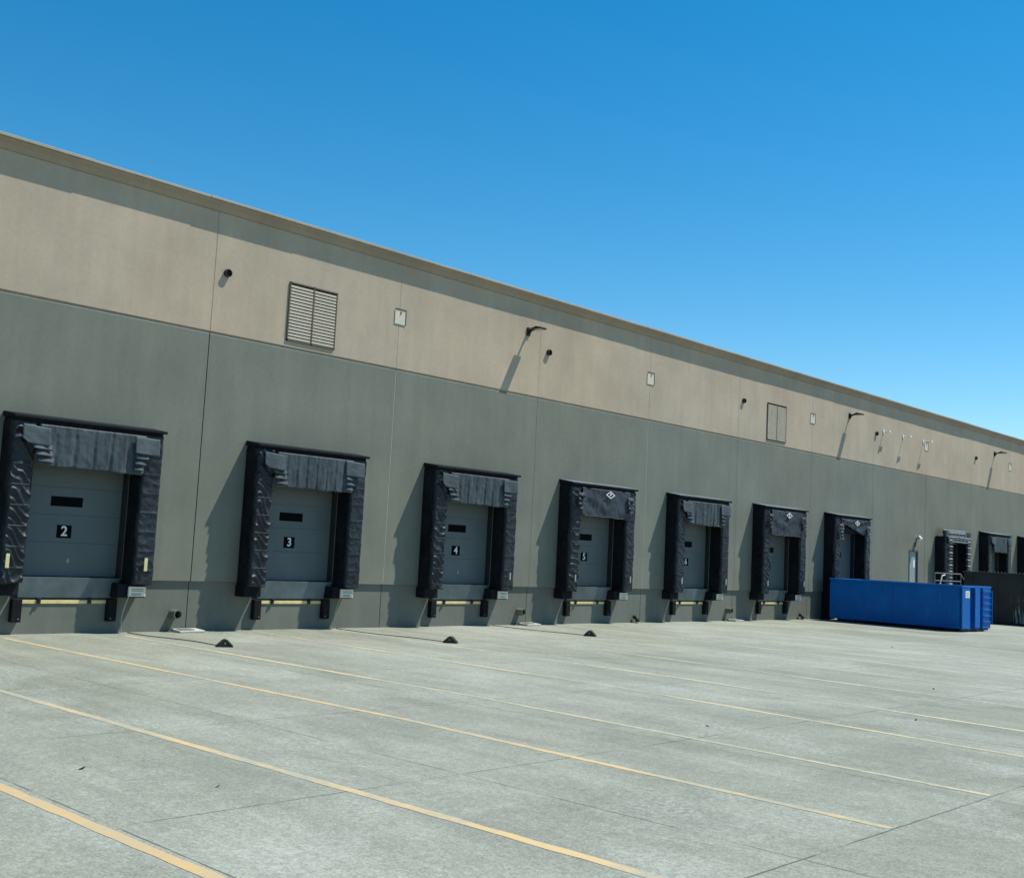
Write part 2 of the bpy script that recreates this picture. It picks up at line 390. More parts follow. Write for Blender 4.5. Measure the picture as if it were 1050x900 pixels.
for k, (a, b) in louv.items():
    fr = MB(); z0, z1 = 7.60, 9.20; cx = (a+b)/2
    for q in ((a, a+.04, z0, z1), (b-.04, b, z0, z1), (cx-.025, cx+.025, z0, z1), (a, b, z1-.04, z1), (a, b, z0, z0+.05)):
        fr.box(q[0]+.003, q[1]-.003, -.035, .12, q[2]+.003, q[3]-.003)
    f = fr.build('louver', 'louverframe', bld); f['label'] = 'double panel wall louver with cream slats'
    n = 17; sl = MB()
    for i in range(n):
        z = z0+.06+i*(z1-z0-.12)/n
        sl.prism([(-.03, z), (-.03, z+.05), (.02, z+.078), (.02, z+.060)], a+.045, cx-.028)
        sl.prism([(-.03, z), (-.03, z+.05), (.02, z+.078), (.02, z+.060)], cx+.028, b-.045)
    sl.build('slats', 'louver', f)
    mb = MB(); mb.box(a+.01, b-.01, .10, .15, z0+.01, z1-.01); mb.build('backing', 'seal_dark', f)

# dock doors: parts of the warehouse
WX = .165     # the plane of the door leaves
for k, num in docks.items():
    c = (k+.5)*P
    d = MB(); zs = [1.27, 2.03, 2.65, 3.27, DZ+.02]
    for z0, z1 in zip(zs[:-1], zs[1:]):
        d.prism([(WX+.004, z0+.001), (WX, z0+.006), (WX, z1-.006), (WX+.004, z1-.001), (WX+.04, z1-.001), (WX+.04, z0+.001)], c-DW+.03, c+DW-.03)
    dr = d.build('dock_door', 'door', bld)
    for a, b in ((c-DW+.001, c-DW+.07), (c+DW-.07, c+DW-.001)):
        mb = MB(); mb.box(a, b, .02, WX-.01, 1.23, DZ-.01); mb.build('door_track', 'track', dr)
    if num > 1:
        mb = MB(); wc = c-.12
        mb.box(wc-.37, wc+.37, WX-.012, WX+.004, 2.84, 3.06); fr = mb.build('window', 'signblack', dr, bevel=.004)
        mb = MB(); mb.box(wc-.345, wc+.345, WX-.014, WX-.0125, 2.865, 3.035); mb.build('pane', 'glass', fr)
    if 2 <= num <= 7:
        mb = MB(); sx = c-.13
        mb.box(sx-.17, sx+.17, WX-.008, WX+.005, 2.13, 2.42); sg = mb.build('number_sign', 'signblack', dr)
        text_mesh('digit', str(num), .31, 'digit', sg, (sx, WX-.0105, 2.275))
    if num in (2, 4):
        mb = MB(); mb.sheet(8, 8, lambda u, v: (c+.02+(u-.5)*.07*(1-.5*abs(v-.5)), WX-.004, 1.62+(v-.5)*.13*(1-abs(u-.5))), .003); mb.build('scuff_mark', 'seal_pale', dr)
    mb = MB(); mb.box(c-DW, c+DW, WX+.06, TH, 1.235, DZ-.01); mb.build('door_backing', 'seal_dark', dr)
    mb = MB(); mb.box(c-DW, c+DW, .0, WX+.05, 1.19, 1.224); mb.build('door_sill', 'seal_dark', dr)
# personnel door
mb = MB(); mb.box(MANX-.47, MANX+.47, .06, .11, 1.24, 3.36); md = mb.build('personnel_door', 'mandoor', bld)
mb = MB(); mb.box(MANX-.547, MANX-.475, -.02, .14, 1.22, 3.447); mb.box(MANX+.475, MANX+.547, -.02, .14, 1.22, 3.447); mb.box(MANX-.474, MANX+.474, -.02, .14, 3.365, 3.447); mb.build('frame', 'frame', md)
mb = MB(); mb.box(MANX+.12, MANX+.30, .052, .06, 2.55, 2.95); mb.build('notice', 'white', md)
mb = MB(); mb.tube([(MANX-.40, .06, 2.2), (MANX-.40, -.01, 2.2), (MANX-.28, -.01, 2.2)], .015); mb.build('handle', 'rail', md)

# ------------------------------------------------------------------ dock shelters
def fold(x, z, s):  # several noises for cloth
    return noise.noise(Vector((x*s, s*1.3, z*s)))
def shelter(k, num, label, style):
    c = (k+.5)*P; t = thing('dock_shelter', label, 'dock shelter', (c, 0, 1.2), 0, 'dock shelters around the loading doors')
    rnd = random.Random(num*13)
    sd = num*3.7; ow, iw = 1.775, 1.25
    z0 = 1.13-1.2; zt = 4.74-1.2
    DF = .57                         # depth to the curtain
    for s in (-1, 1):
        mb = MB(); mb.box(min(s*ow, s*iw), max(s*ow, s*iw), -DF+.05, -.005, z0+.02, zt-(.45 if style['head'] == 'hood' else .12)); mb.build('side_pad', 'black', t, bevel=.03)
        nu, nv = 22, 150
        strong = 1.0 if s < 0 else .45
        if style.get('smooth'): strong *= .4
        def fn(u, v, s=s, strong=strong):
            x = s*(ow-(ow-iw)*u) if s > 0 else s*(ow-(ow-iw)*u)
            z = z0 + (zt-.14-z0)*v
            row = (z*2.25+sd) % 1.0
            seam = math.exp(-((row-.0)/.045)**2)+math.exp(-((row-1.0)/.045)**2)
            ph = z/.15 + u*(2.6 if s < 0 else -1.2) + noise.noise(Vector((u*2, z*1.6, sd)))*1.8
            wv = (1-abs(math.sin(math.pi*ph*.6))**.6)*math.sin(math.pi*min(max(row, .03), .97))**.5
            if s > 0: wv *= .5+.8*noise.noise(Vector((u*3, z*2.5, sd+3)))
            w2 = noise.noise(Vector((x*6, z*5+s*9, sd)))*.016 + noise.noise(Vector((x*15, z*14, sd+5)))*.010
            edge = (1-min(1, u/.12))**2*.10 + (1-min(1, (1-u)/.10))**2*.09
            y = -DF - strong*.065*wv - w2 + edge - .012*seam
            xx = x + noise.noise(Vector((z*2.2, sd, s*3)))*.022 + (.012*strong*(wv-.5)*(1 if u > .85 else 0))*-s
            if v > .86 and s > 0: xx += (v-.86)*.6*(1-u)*.2
            zz = z + noise.noise(Vector((x*3, sd, 2)))*.03*(1 if v < .02 else 0)
            return (xx, y, zz)
        mb = MB(); mb.sheet(nu, nv, fn, .05); mb.build('side_curtain', 'wrinkle', t, smooth=True)
        # stitched seams on the curtain: narrow pale welts
        if not style.get('smooth'):
            mb = MB(); q = 0
            zz = z0
            for i in range(9):
                z = (i - (sd % 1.0))/2.25 + z0 - ((z0*2.25) % 1)/2.25
                if z < z0+.1 or z > zt-.5: continue
                pts = []
                for j in range(12):
                    u = .12+.76*j/11; p = fn(u, (z-z0)/(zt-.14-z0)); pts.append((p[0], p[1]-.008, p[2]))
                mb.tube(pts, .006, 5)
            if mb.v: mb.build('seam_welt', 'header_dark', t)
        # lower black pad below the curtain and against the wall
        mb = MB(); a, b = (1.02, 1.72) if s > 0 else (-1.76, -1.24)
        mb.box(a, b, -.34, .06, (.02 if num == 8 and s < 0 else .83 if s > 0 else .86)-1.2, z0+.02); mb.build('lower_pad', 'black', t, bevel=.02)  # left pad behind the dumpster is stretched to the ground to darken sunlit wall
        # yellow guide strips
        if (s > 0 and num != 3 or num in (2, 5, 7, 6)) and num < 8:
            mb = MB(); xx = s*1.50 - (.17 if num == 2 and s < 0 else 0); hw = .038 if num < 3 else .026; mb.box(xx-hw, xx+hw, -DF-.085, -DF-.065, 1.46-1.2, (1.76 if num < 3 else 1.68)-1.2)
            mb.build('guide_strip', 'paleyellow' if num == 2 else 'palestrip', t)
    # head pad and cap
    if style['head'] != 'hood':
        mb = MB(); mb.box(-ow+.02, ow-.02, -DF+.04, -.005, 3.95-1.2, zt-.05); mb.build('head_pad', 'black', t, bevel=.02)
        mb = MB(); mb.prism([(-.63, zt-.07), (-.63, zt-.01), (-.005, zt+.085), (-.005, zt-.04)], -ow-.02, ow+.03); mb.build('cap', 'black', t, bevel=.01)
    if num >= 5 and style['head'] != 'hood':
        mb = MB(); mb.prism([(-.638, zt-.011), (-.638, zt+.004), (-.004, zt+.108), (-.004, zt+.088)], -ow-.03, ow+.04); mb.build('cap_flashing', 'lip', t)
    # header curtain
    kind = style['head']; hb = 3.68-1.2
    if kind == 'pleat':
        npl = style.get('n', 7)
        def hf(u, v):
            x = -1.28+2.70*u*.985; x = -1.22+2.50*u
            pp = (u*npl+.15*noise.noise(Vector((u*4, sd, 0))))
            pl = abs(math.sin(math.pi*pp))
            pl = min(1, pl*2.2)*(.55+.45*(1-v)); y = -DF-.045-.030*pl-.014*noise.noise(Vector((x*5, v*1.0, sd)))-.010*noise.noise(Vector((x*14, v*3, sd)))-.012*abs(noise.noise(Vector((x*7+v*4, v*6, sd))))
            zb = hb + .03*noise.noise(Vector((x*2.2, sd, 1)))+.02*noise.noise(Vector((x*11, sd, 4))) + (.02*(1-pl)) - style.get('slope', 0)*u
            z = zb + (zt-.17-zb)*v
            return (x, y+.02*(1-v), z)
        mb = MB(); mb.sheet(110, 26, hf, .012); mb.build('header_curtain', 'header', t, smooth=True)
    elif kind == 'sag':
        def hf(u, v):
            x = -1.28+2.62*u
            sag = style.get('drop', 0)*max(0, 1-((u-.5)/.5)**2)
            zb = hb + style.get('up', 0) - style.get('slope', 0)*(u) + .025*noise.noise(Vector((x*3, sd, 1)))
            tt = style.get('tear', 0)
            if tt:
                zb = (4.30-1.2) - .38*min(1, max(0, (u-.18)/.6)) + .1*max(0, .18-u)/.18 + .03*noise.noise(Vector((x*6, sd, 1)))
            z = zb + (zt-.14-zb)*v
            diag = math.sin((u-.5)*9*(1-v*.3)+v*6*(1 if u < .5 else -1)+2*noise.noise(Vector((x, v*2, sd))))
            y = -DF-.05-.022*diag*(1-abs(v-.5))-.03*noise.noise(Vector((x*2.5, v*3, sd)))-.015*noise.noise(Vector((x*8, v*6, sd)))
            return (x, y, z)
        mb = MB(); mb.sheet(90, 30, hf, .012); mb.build('header_curtain', 'header_dark', t, smooth=True)
        if not style.get('tear'):
            mb = MB(); pts = []
            for j in range(30):
                u = .04+.92*j/29; p = hf(u, 0); pts.append((p[0], p[1]-.004, p[2]+.012))
            mb.tube(pts, .013, 6); mb.build('hem', 'header', t)
        # diamond emblem
        q = style.get('emx', .25); zc = 4.43-1.2; yy = -DF-.115; h = .125
        mb = MB(); i = h
        for a, b in (((0, 1), (1, 0)), ((1, 0), (0, -1)), ((0, -1), (-1, 0)), ((-1, 0), (0, 1))):
            o_, n_ = h*2.05, h*1.55
            mb.quad([(q+a[0]*o_, yy, zc+a[1]*h), (q+b[0]*o_, yy, zc+b[1]*h), (q+b[0]*n_, yy, zc+b[1]*h*.72), (q+a[0]*n_, yy, zc+a[1]*h*.72)])
        em = mb.build('diamond_emblem', 'white', t)
        sol = em.modifiers.new('s', 'SOLIDIFY'); sol.thickness = .004
        mb = MB(); mb.prism([(yy+.006, -.1), (yy+.006, .1), (yy+.012, .1), (yy+.012, -.1)], -.001, .001); mb = MB()
        mb.quad([(q, yy+.004, zc+h*.74), (q+h*1.6, yy+.004, zc), (q, yy+.004, zc-h*.74), (q-h*1.6, yy+.004, zc)])
        b_ = mb.build('emblem_ground', 'signblack', em); b_.modifiers.new('s', 'SOLIDIFY').thickness = .003
        mb = MB()
        if num == 5:
            mb.quad([(q-.07, yy-.001, zc-.05), (q-.04, yy-.001, zc-.05), (q+.02, yy-.001, zc+.06), (q-.01, yy-.001, zc+.06)])
            mb.quad([(q-.01, yy-.001, zc+.035), (q+.07, yy-.001, zc+.035), (q+.08, yy-.001, zc+.06), (q, yy-.001, zc+.06)])
            mb.quad([(q-.03, yy-.001, zc-.01), (q+.06, yy-.001, zc-.01), (q+.07, yy-.001, zc+.02), (q-.02, yy-.001, zc+.02)])
        else:
            mb.quad([(q, yy-.001, zc+.08), (q+.07, yy-.001, zc+.01), (q-.07, yy-.001, zc+.01)])
            mb.quad([(q-.022, yy-.001, zc+.01), (q+.022, yy-.001, zc+.01), (q+.022, yy-.001, zc-.06), (q-.022, yy-.001, zc-.06)])
        e2 = mb.build('emblem_mark', 'white', em); e2.modifiers.new('s', 'SOLIDIFY').thickness = .002
    elif kind == 'hood':
        def hf(u, v):
            x = -1.6+3.2*u; a = v*math.pi/2
            y = -.12-(DF-.06)*math.cos(a)*1.0 - .02*math.sin(u*40); z = 3.98-1.2 + (zt-.02-(3.98-1.2))*math.sin(a)
            y -= .05*abs(math.sin(v*9)); return (x, y, z+.03*noise.noise(Vector((x*3, v*4, sd))))
        mb = MB(); mb.sheet(50, 30, hf, .012); mb.build('header_curtain', 'flap', t, smooth=True)
        for i in range(4):
            mb = MB(); v = .05+.22*i
            mb.tube([(lambda p: (p[0], p[1]-.012, p[2]))(hf(.02+.96*j/20, v)) for j in range(21)], .022, 6); mb.build('pleat_edge', 'pleatedge', t)
    # corner flaps
    if style.get('flaps', True):
        for s in (-1, 1):
            if kind == 'pleat':
                wdt = .62; x0 = -1.62 if s < 0 else .98
                def ff(u, v, x0=x0, s=s):
                    x = x0+wdt*u
                    rr = max(0, (.15-(u if s < 0 else 1-u))/.15)**2*.10 if False else 0
                    return (x, -DF-.10-.02*math.sin(u*5+sd)-.03*(1-v)+.008*noise.noise(Vector((x*8, v*5, sd))), 4.14-1.2+.40*v-.03*(u if s < 0 else 0)+(.09*max(0, .2-u)/.2*(1-v) if s < 0 else 0)-.02*u)
                mb = MB(); mb.sheet(18, 12, ff, .012); mb.build('corner_flap', 'flap', t, smooth=True)
                for i in range(3):
                    z = 4.03-1.2-i*.135
                    xa = (-1.36+.06*i if s < 0 else 1.00); wl = .42-.03*i if s < 0 else .34-.05*i
                    def f2(u, v, z=z, xa=xa, wl=wl):
                        return (xa+wl*u, -DF-.085-.045*(1-v)-.01*math.sin(u*6+z*9), z+.105*v-.015*u)
                    mb = MB(); mb.sheet(8, 5, f2, .010); mb.build('pleat_strip', 'header', t, smooth=True)
            elif kind == 'sag':
                m = 5 if style.get('tear') else 4
                for i in range(m):
                    z = (4.22 if style.get('tear') else 4.30)-1.2-i*.15; xa = (-1.56 if s < 0 else 1.16)
                    def f2(u, v, z=z, xa=xa, i=i, s=s):
                        return (xa+.34*u+.03*noise.noise(Vector((z*5, sd, s))), -DF-.10-.05*(1-v)-.02*math.sin(u*7+z*11), z+.11*v+.03*noise.noise(Vector((u*4, z*3, sd))))
                    mb = MB(); mb.sheet(8, 5, f2, .012); mb.build('pleat_strip', 'flap' if style.get('tear') else 'header_dark', t, smooth=True)
            elif kind == 'hood':
                for i in range(16):
                    z = 1.6-1.2+i*.165; xa = (-1.50 if s < 0 else 1.02)
                    mb = MB(); mb.prism([(-DF-.13, z), (-DF-.13, z+.03), (-DF-.02, z+.09), (-DF-.02, z+.03)], xa, xa+.42); mb.build('pleat_strip', 'pleatedge' if i % 2 else 'header', t)
    return t
NW = {1: 'one', 2: 'two', 3: 'three', 4: 'four', 5: 'five', 6: 'six'}
specs = [(-2, 1, 'black dock shelter at the left picture edge, only its right rim in view', dict(head='pleat')),
 (-1, 2, 'black dock shelter around door two, partly cut by the left picture edge', dict(head='pleat', n=6, slope=.02)),
 (0, 3, 'black dock shelter around door three, right below the big louver', dict(head='pleat', n=8)),
 (1, 4, 'black dock shelter around door four, left of the first diamond emblem', dict(head='pleat', n=7)),
 (2, 5, 'black dock shelter around door five with sagging header and diamond emblem', dict(head='sag', emx=.15, slope=.06)),
 (3, 6, 'black dock shelter around door six, plain grey header between two emblem shelters', dict(head='pleat', n=10, smooth=1)),
 (4, 7, 'black dock shelter with straight dark header and diamond emblem left of the dumpster', dict(head='sag', emx=.05, smooth=1, up=-.12)),
 (5, 8, 'black dock shelter with torn header and diamond emblem behind the blue dumpster', dict(head='sag', emx=.15, tear=1, smooth=1)),
 (7, 9, 'dock shelter with rounded pale pleated hood right of the personnel door', dict(head='hood', smooth=1)),
 (8, 10, 'dock shelter with grey striped header above the black container', dict(head='pleat', n=9, smooth=1)),
 (9, 11, 'dark dock shelter cut off by the right picture edge', dict(head='pleat', n=8, smooth=1))]
for a in specs: shelter(*a)

# ------------------------------------------------------------------ dock levelers, bumpers, placards
where = {2: 'door two at the left', 3: 'door three under the louver', 4: 'door four', 5: 'door five with the nearest diamond emblem', 6: 'door six', 7: 'the last dock left of the dumpster', 8: 'the torn shelter behind the dumpster'}
for k, num in docks.items():
    if num > 8 or num < 2: continue
    c = (k+.5)*P
    t = thing('dock_leveler', 'grey dock leveler lip over a yellow bar, '+where[num], 'dock leveler', (c, 0, 0), 0, 'dock levelers under the doors')
    mb = MB(); T, B = 1.255, .80
    mb.v = [(-1.16, -.045, T), (1.24, -.045, T), (1.05, .032, B), (-1.10, .032, B), (-1.16, -.02, T), (1.24, -.02, T), (1.05, .050, B), (-1.10, .050, B)]
    mb.f = [(0, 1, 2, 3), (7, 6, 5, 4), (0, 4, 5, 1), (1, 5, 6, 2), (2, 6, 7, 3), (3, 7, 4, 0)]
    mb.build('lip_plate', 'lip', t, bevel=.006)
    mb = MB(); mb.box(-1.10, 1.02, .040, .066, .665, .745); mb.build('toe_guard', 'yellow', t, bevel=.006)
    mb = MB()
    for x in (-.62, .55):
        mb.box(x-.05, x+.04, .010, .039, .665, .80); mb.box(x-.02, x+.02, -.03, .009, .73, .79)
    mb.build('lip_keeper', 'track', t, bevel=.005)
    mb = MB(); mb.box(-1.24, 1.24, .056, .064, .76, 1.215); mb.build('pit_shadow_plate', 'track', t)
    for s, x in ((-1, -1.10), (1, 1.02)):
        b = MB(); b.box(x-.11+(-.04 if s < 0 else .04), x+.11+(-.04 if s < 0 else .04), -.10, .063, .27, .78); bo = b.build('dock_bumper', 'rubber', t, bevel=.02)
        q = MB(); q.tube([(x, -.11, .34), (x, -.09, .34)], .02, 6); q.build('bolt', 'lip', bo)
    # placard with cord
    xx = c+1.47
    pt = thing('dock_placard', 'cream placard with hanging cord, right of '+where[num], 'sign', (xx, 0, .95), 0, 'placards beside the dock doors')
    mb = MB(); mb.box(-.21, .21, -.42, -.36, -.09, .14); pl = mb.build('plate', 'placard', pt, bevel=.01)
    mb = MB()
    for z in (.08, .045, -.02, -.05): mb.box(-.15, .15 if z > 0 else .10, -.423, -.421, z-.008, z+.004)
    mb.build('printed_lines', 'track', pl)
    mb = MB(); mb.box(-.03, .03, -.36, .0, .0, .05); mb.build('bracket', 'track', pt)
    mb = MB(); pts = []
    for i in range(14):
        u = i/13; pts.append((-.18-.10*math.sin(u*2.6)+.06*u, -.38+.22*u, -.09-.855*u))
    mb.tube(pts, .009, 6); mb.build('cord', 'cord', pt)

# ------------------------------------------------------------------ wheel chocks on cables
for i, (x, y, lab, kx) in enumerate(((-1.23, -3.62, 'black wheel chock in front of door three, nearest of the three', -1.6),
                                (4.79, -4.32, 'black wheel chock below door four, middle of the three', 4.5),
                                (10.9, -3.8, 'black wheel chock below door five, farthest of the three', 10.6))):
    t = thing('wheel_chock', lab, 'wheel chock', (x, y, 0.0), R((62, 30, 26)[i]), 'wheel chocks on the yard'); t.scale = (.88, .88, .88)
    mb = MB(); mb.prism([(-.21, .002), (-.20, .03), (-.03, .19), (.03, .19), (.20, .03), (.21, .002)], -.10, .10)
    bdy = mb.build('wedge', 'oldrubber', t, bevel=.012)
    mb = MB()
    for s in (-1, 1):
        for j in range(4): 
            yy = .175-.036*j; zz = .048+.034*j
            mb.box(-.095, .095, s*yy-.012, s*yy+.012, zz-.004, zz+.014)
    mb.build('tread', 'oldrubber', bdy)
    mb = MB(); mb.tube([(-.10, 0, .08), (-.13, 0, .10), (-.15, 0, .08)], .012, 6); mb.build('eye_bolt', 'rail', t)
    mb = MB(); pts = []; rz = -t.rotation_euler.z
    for j in range(30):
        u = j/29; wx = x+(kx-x)*u+.14*math.sin(u*5+i)*math.sin(u*math.pi); wy = y+(-.1-y)*u
        dx, dy = (wx-x)/.88, (wy-y)/.88; pts.append((dx*math.cos(rz)-dy*math.sin(rz), dx*math.sin(rz)+dy*math.cos(rz), .013))
    mb.tube(pts, .011, 6); mb.build('cable', 'darkcord', t)

# ------------------------------------------------------------------ drains and splash blocks
nm = ['right of door two', 'right of door four', 'right of door six']
for i in range(3):
    x = -.38+2*P*i
    t = thing('drain_pipe', 'short open drain pipe low on the wall '+nm[i], 'drain pipe', (x, .065, .42), 0, 'low drain pipes')
    n = 20; mb = MB(); r0, r1 = .115, .092
    for (rr, yy) in ((r0, 0), (r0, -.27), (r1, -.27), (r1, 0)):
        for j in range(n): a = 2*math.pi*j/n; mb.v.append((rr*math.cos(a), yy, rr*math.sin(a)))
    for q in range(3):
        for j in range(n): mb.f.append((q*n+j, q*n+(j+1) % n, (q+1)*n+(j+1) % n, (q+1)*n+j))
    mb.build('pipe', 'seal_grey', t, smooth=False)
    mb = MB(); mb.tube([(0, -.12, 0), (0, -.11, 0)], .09, 16); mb.build('dark_bore', 'seal_dark', t)
    t = thing('splash_block', 'pale splash block under the drain pipe '+nm[i], 'splash block', (x+.30, -.20, 0), R(4), 'splash blocks')
    mb = MB(); mb.prism([(-.20, .0), (-.20, .05), (.22, .08), (.22, .0)], -.36, .36); b = mb.build('block', 'splash', t, bevel=.015)
    mb = MB(); mb.box(-.28, .10, -.13, .12, .055, .078); b2 = mb.build('channel', 'seal_grey', t); b2.rotation_euler.x = 0
for i, x in enumerate((5.75+2*P, 5.75+4*P-.3)):
    t = thing('floor_drain_outlet', 'small dark pipe outlet at the foot of the wall '+('right of door five' if i == 0 else 'just left of the dumpster'), 'pipe outlet', (x, 0.021, 0), 0, 'dark outlets at the wall foot')
    mb = MB(); mb.tube([(0, 0, .20), (0, -.10, .20), (0, -.16, .12), (0, -.17, .03)], .07, 12); mb.build('elbow', 'bronze', t, smooth=True)
    mb = MB(); mb.box(-.14, .14, -.30, -.08, .0, .03); mb.build('base_pad', 'splash', t)

# ------------------------------------------------------------------ high wall fittings
pn = ['nearest the camera, left of the louver', 'just right of the nearest wall light', 'left of the farther louver', 'left of the three white cameras', 'left of the farthest wall light']
for i, x in enumerate((.36, 12.74, 24.95, 37.2, 49.95)):
    t = thing('overflow_spout', 'short dark overflow spout '+pn[i], 'spout', (x, 0, 9.0), 0, 'overflow spouts on the beige wall')
    n = 18; mb = MB()
    for (rr, yy) in ((.10, 0), (.10, -.09), (.08, -.09), (.08, 0)):
        for j in range(n): a = 2*math.pi*j/n; mb.v.append((rr*math.cos(a), yy, rr*math.sin(a)))
    for q in range(3):
        for j in range(n): mb.f.append((q*n+j, q*n+(j+1) % n, (q+1)*n+(j+1) % n, (q+1)*n+j))
    mb.build('pipe', 'bronze', t); mb = MB(); mb.tube([(0, -.05, 0), (0, -.04, 0)], .079, 14); mb.build('dark_bore', 'seal_dark', t)
for i in range(5):
    x = P+2*P*i+.02
    o = thing('scupper_plate', 'pale square cover plate, '+['first from the left', 'second from the left', 'third from the left, right of the farther louver', 'fourth from the left, under the third camera', 'fifth, by the right picture edge'][i], 'cover plate', (x, 0, 8.97), 0, 'pale cover plates on the beige wall')
    mb = MB(); mb.box(-.20, .20, -.020, -.003, -.22, .20); mb.build('plate', 'patch', o)
    mb = MB(); mb.box(-.18, .20, -.030, -.002, .203, .235); mb.box(.203, .225, -.03, -.002, -.22, .235); mb.box(.0, .03, -.035, -.022, .08, .16); mb.build('flashing', 'louverframe', o)
for i, x in enumerate((11.70, 34.35, 52.85)):
    t = thing('wall_light', 'dark flat wall light on an arm, '+['nearest of three, above door four', 'middle of three, above the torn shelter', 'farthest of three, near the right picture edge'][i], 'wall light', (x, 0, 9.52), 0, 'area lights on the beige wall')
    mb = MB(); mb.box(-.07, .07, -.05, -.001, -.14, .14); mb.build('wall_plate', 'bronze', t, bevel=.008)
    mb = MB(); mb.box(-.03, .03, -.30, -.05, .02, .08); mb.prism([(-.05, -.10), (-.05, .02), (-.16, .02)], -.03, .03); mb.build('arm', 'bronze', t, bevel=.004)
    mb = MB(); mb.box(-.17, .17, -.66, -.28, .03, .09); mb.prism([(-.30, .09), (-.34, .14), (-.46, .14), (-.50, .09)], -.09, .09); h = mb.build('lamp_head', 'bronze', t, bevel=.01)
    mb = MB(); mb.box(-.13, .13, -.62, -.34, .022, .029); mb.build('lens', 'patch', h)
for i, (x, ln) in enumerate(((38.0, .27), (40.25, .36), (42.75, .40))):
    t = thing('security_camera', 'small white security camera on the beige wall, '+['left of three, beside a dark spout', 'middle of three', 'right of three, beside a pale plate'][i], 'security camera', (x, 0, 9.18), 0, 'white cameras high on the wall')
    mb = MB(); mb.tube([(0, 0, 0), (0, -ln, .0)], .028, 8); mb.box(-.07, .07, -.03, -.001, -.09, .09); mb.build('bracket', 'whitemetal', t)
    mb = MB(); mb.box(-.05, .05, -ln-.06, -ln+.03, -.04, .05); mb.tube([(.0, -ln-.02, .03), (.26, -ln+.02, -.03)], .042, 10); mb.build('housing', 'whitemetal', t)
    mb = MB(); mb.tube([(.262, -ln+.02, -.03), (.27, -ln+.022, -.032)], .034, 10); mb.build('lens', 'glass', t)
# light above the personnel door
t = thing('door_light', 'small gooseneck light above the personnel door', 'wall light', (MANX+.15, 0, 4.05))
mb = MB(); mb.tube([(0, 0, -.45), (0, -.06, -.2), (0, -.10, .0), (.0, -.22, .05)], .035, 8); mb.build('conduit', 'frame', t)
mb = MB(); mb.tube([(.12, -.14, .10), (.12, -.28, -.06)], .10, 12); mb.build('lamp_head', 'whitemetal', t)

# ------------------------------------------------------------------ landing and rail by the personnel door
t = thing('stair_landing', 'concrete landing with grey pipe railing in front of the personnel door', 'landing', (40, 0, 0))
mb = MB(); mb.box(0.2, 4.5, -1.45, .06, 0, 1.20); mb.build('platform', 'splash', t)
mb = MB()
for j in range(6): mb.box(4.5+.3*j, 4.5+.3*(j+1), -1.45, .06, 0, 1.20-.19*(j+1))
mb.build('steps', 'splash', t)
mb = MB(); zr = 2.33
for x in (1.1, 2.7, 4.4): mb.tube([(x, -1.4, 1.2), (x, -1.4, zr)], .024, 8)
for z in (zr, 1.95, 1.58): mb.tube([(1.1, -1.4, z), (4.4, -1.4, z)], .022, 8)
mb.tube([(4.4, -1.4, zr), (6.3, -1.4, 1.1)], .022, 8)
mb.build('railing', 'rail', t)
mb = MB(); mb.tube([(1.9, -1.25, 1.5), (2.2, -1.25, 1.9), (2.35, -1.25, 2.2), (2.7, -1.25, 2.25)], .035, 8); mb.build('handrail', 'whitemetal', t)

# ------------------------------------------------------------------ blue roll-off dumpster
def dumpster(name, label, loc, rz, W, L, Hh, mat, near_end, dark):
    t = thing(name, label, 'dumpster', loc, rz)        # local origin: near -x corner; x across, y along (away)
    mb = MB(); z0 = .13; th = .05
    mb.box(0, th, .02, L-.02, z0, Hh-.08); mb.box(W-th, W, .02, L-.02, z0, Hh-.08); mb.box(th, W-th, L-.02-th, L-.02, z0, Hh-.08)
    mb.box(th, W-th, .10, .10+th, z0, Hh-.08); mb.box(th, W-th, .15, L-.08, z0, z0+.05)
    mb.build('body', mat, t)
    mb = MB(); r = .055
    mb.box(-r, th+.02, -.04, L, Hh-.08, Hh); mb.box(W-th-.02, W+r, -.04, L, Hh-.08, Hh)
    mb.box(th+.022, W-th-.022, -.04, .10, Hh-.08, Hh); mb.box(th+.022, W-th-.022, L-.12, L, Hh-.08, Hh); mb.build('top_rim', mat, t, bevel=.012)
    mb = MB(); mb.box(-.012, .0-.001, L*.5-.02, L*.5+.02, z0, Hh-.09); mb.build('side_seam', mat, t)
    if near_end:
        for q in (.17, .34, .67, .84):
            mb = MB(); mb.box(-.006, -.001, L*q-.012, L*q+.012, z0+.02, Hh-.12); mb.build('weld_line', mat, t)
        mb = MB(); mb.box(-.030, -.001, .05, L-.05, z0+.001, z0+.10); mb.build('bottom_rail', mat, t, bevel=.01)
    mb = MB(); mb.box(.35, .50, .1, L-.2, .01, z0-.002); mb.box(W-.50, W-.35, .1, L-.2, .01, z0-.002)
    for y in (.3, L-1.2):
        mb.box(.10, .32, y, y+.5, .01, z0-.002)
    mb.box(.03, W-.03, .05, .12, .05, z0-.002); mb.build('skid_rails', dark, t)
    return t
D = dumpster('roll_off_dumpster', 'blue open top roll-off dumpster parked in front of the docks', (31.12, -6.66, 0), R(-2.5), 2.72, 5.95, 1.87, 'blue', True, 'bluedark')
W = 2.72
mb = MB(); mb.box(.0, .72, -.03, .10, .13, 1.785); mb.build('corner_post', 'blue', D, bevel=.01)
mb = MB(); mb.box(1.15, 1.62, -.06, .10, .16, 1.785); mb.build('door_post', 'blue', D, bevel=.01)
mb = MB(); mb.box(1.95, W, -.03, .10, .13, 1.785); lp = mb.build('ladder_post', 'blue', D, bevel=.01)
for j in range(6):
    mb = MB(); z = .38+.25*j; mb.box(1.99, W+.03, -.075, -.031, z, z+.04); mb.build('ladder_rung', 'blue', lp)
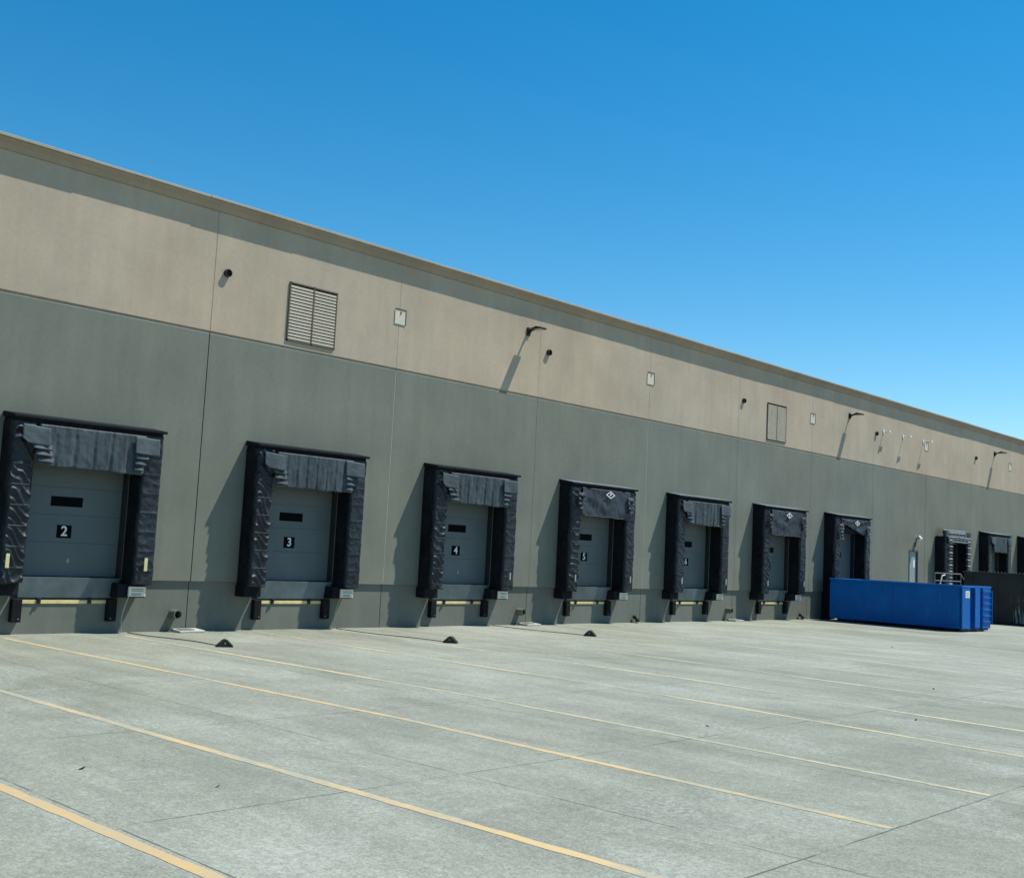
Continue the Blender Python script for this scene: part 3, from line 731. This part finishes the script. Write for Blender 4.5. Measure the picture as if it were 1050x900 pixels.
mb = MB(); mb.box(W+.005, W+.035, -.10, .02, .36, 1.7); mb.build('ladder_rail', 'blue', lp)
mb = MB(); mb.box(.28, .66, -.036, -.031, 1.38, 1.66); st = mb.build('sticker', 'white', D)
mb = MB()
for z in (1.43, 1.50, 1.57): mb.box(.32, .60, -.0385, -.0365, z, z+.025)
mb.build('printed_lines', 'rail', st)
mb = MB(); mb.tube([(1.02, -.06, .45), (1.02, -.06, 1.6)], .02, 8); mb.build('latch_bar', 'bluedark', D)

B = thing('black_container', 'long black steel container with scraped side, behind the blue dumpster', 'container', (42.0, -9.4, 0), 0)
mb = MB(); mb.box(0, 2.4, 0, 6.9, .06, 2.42); mb.build('body', 'blackbox', B)
mb = MB(); mb.box(-.05, 2.45, -.05, 6.95, 2.422, 2.50); mb.build('top_rim', 'blackbox', B, bevel=.01)
mb = MB()
for j in range(40): mb.box(-.04, .0, .1+j*.17, .15+j*.17, 2.501, 2.53)
mb.build('tarp_hooks', 'rail', B)
for j in range(6):
    mb = MB(); y = .35+1.22*j; mb.box(-.045, -.001, y, y+.09, .10, 2.41); mb.build('side_rib', 'blackbox', B)
mb = MB(); mb.tube([(-.06, 3.9, 1.72), (-.10, 3.6, 1.80), (-.06, 3.4, 1.74), (-.10, 3.1, 1.92), (-.06, 2.9, 1.8)], .03, 6)
mb.tube([(-.06, 3.95, 1.60), (-.06, 3.4, 1.66)], .02, 6); mb.build('loose_strap', 'pleatedge', B)
mb = MB(); mb.box(.1, 2.3, .1, 6.8, 0, .058); mb.build('skid_rails', 'seal_dark', B)

# ------------------------------------------------------------------ debris scraps on the yard
for i, (x, y, s, a) in enumerate(((-9.35, -13.9, 0.036, .4), (-.9, -15.6, 0.030, 1.2), (2.9, -17.0, 0.036, .2), (18.5, -9.5, 0.060, .9), (7.9, -15.2, 0.042, .3), (-8.7, -15.3, 0.021, 0))):
    mb = MB()
    mb.sheet(6, 4, lambda u, v: ((u-.5)*s*2.2, (v-.5)*s*.7*(1-.6*abs(u-.5)), .002+.012*u*u), .006)
    o = mb.build('debris_scrap', 'bronze', loc=(x, y, .004)); o.rotation_euler.z = a
    tag(o, ['small dark scrap on the concrete near the lower left corner', 'small dark scrap on the concrete right of the picture middle', 'dark scrap on the concrete at middle right', 'dark scrap lying far off near the blue dumpster', 'dark scrap on the concrete near the right edge', 'tiny dark fleck on the concrete at the lower left'][i], 'debris', 'scraps on the concrete')
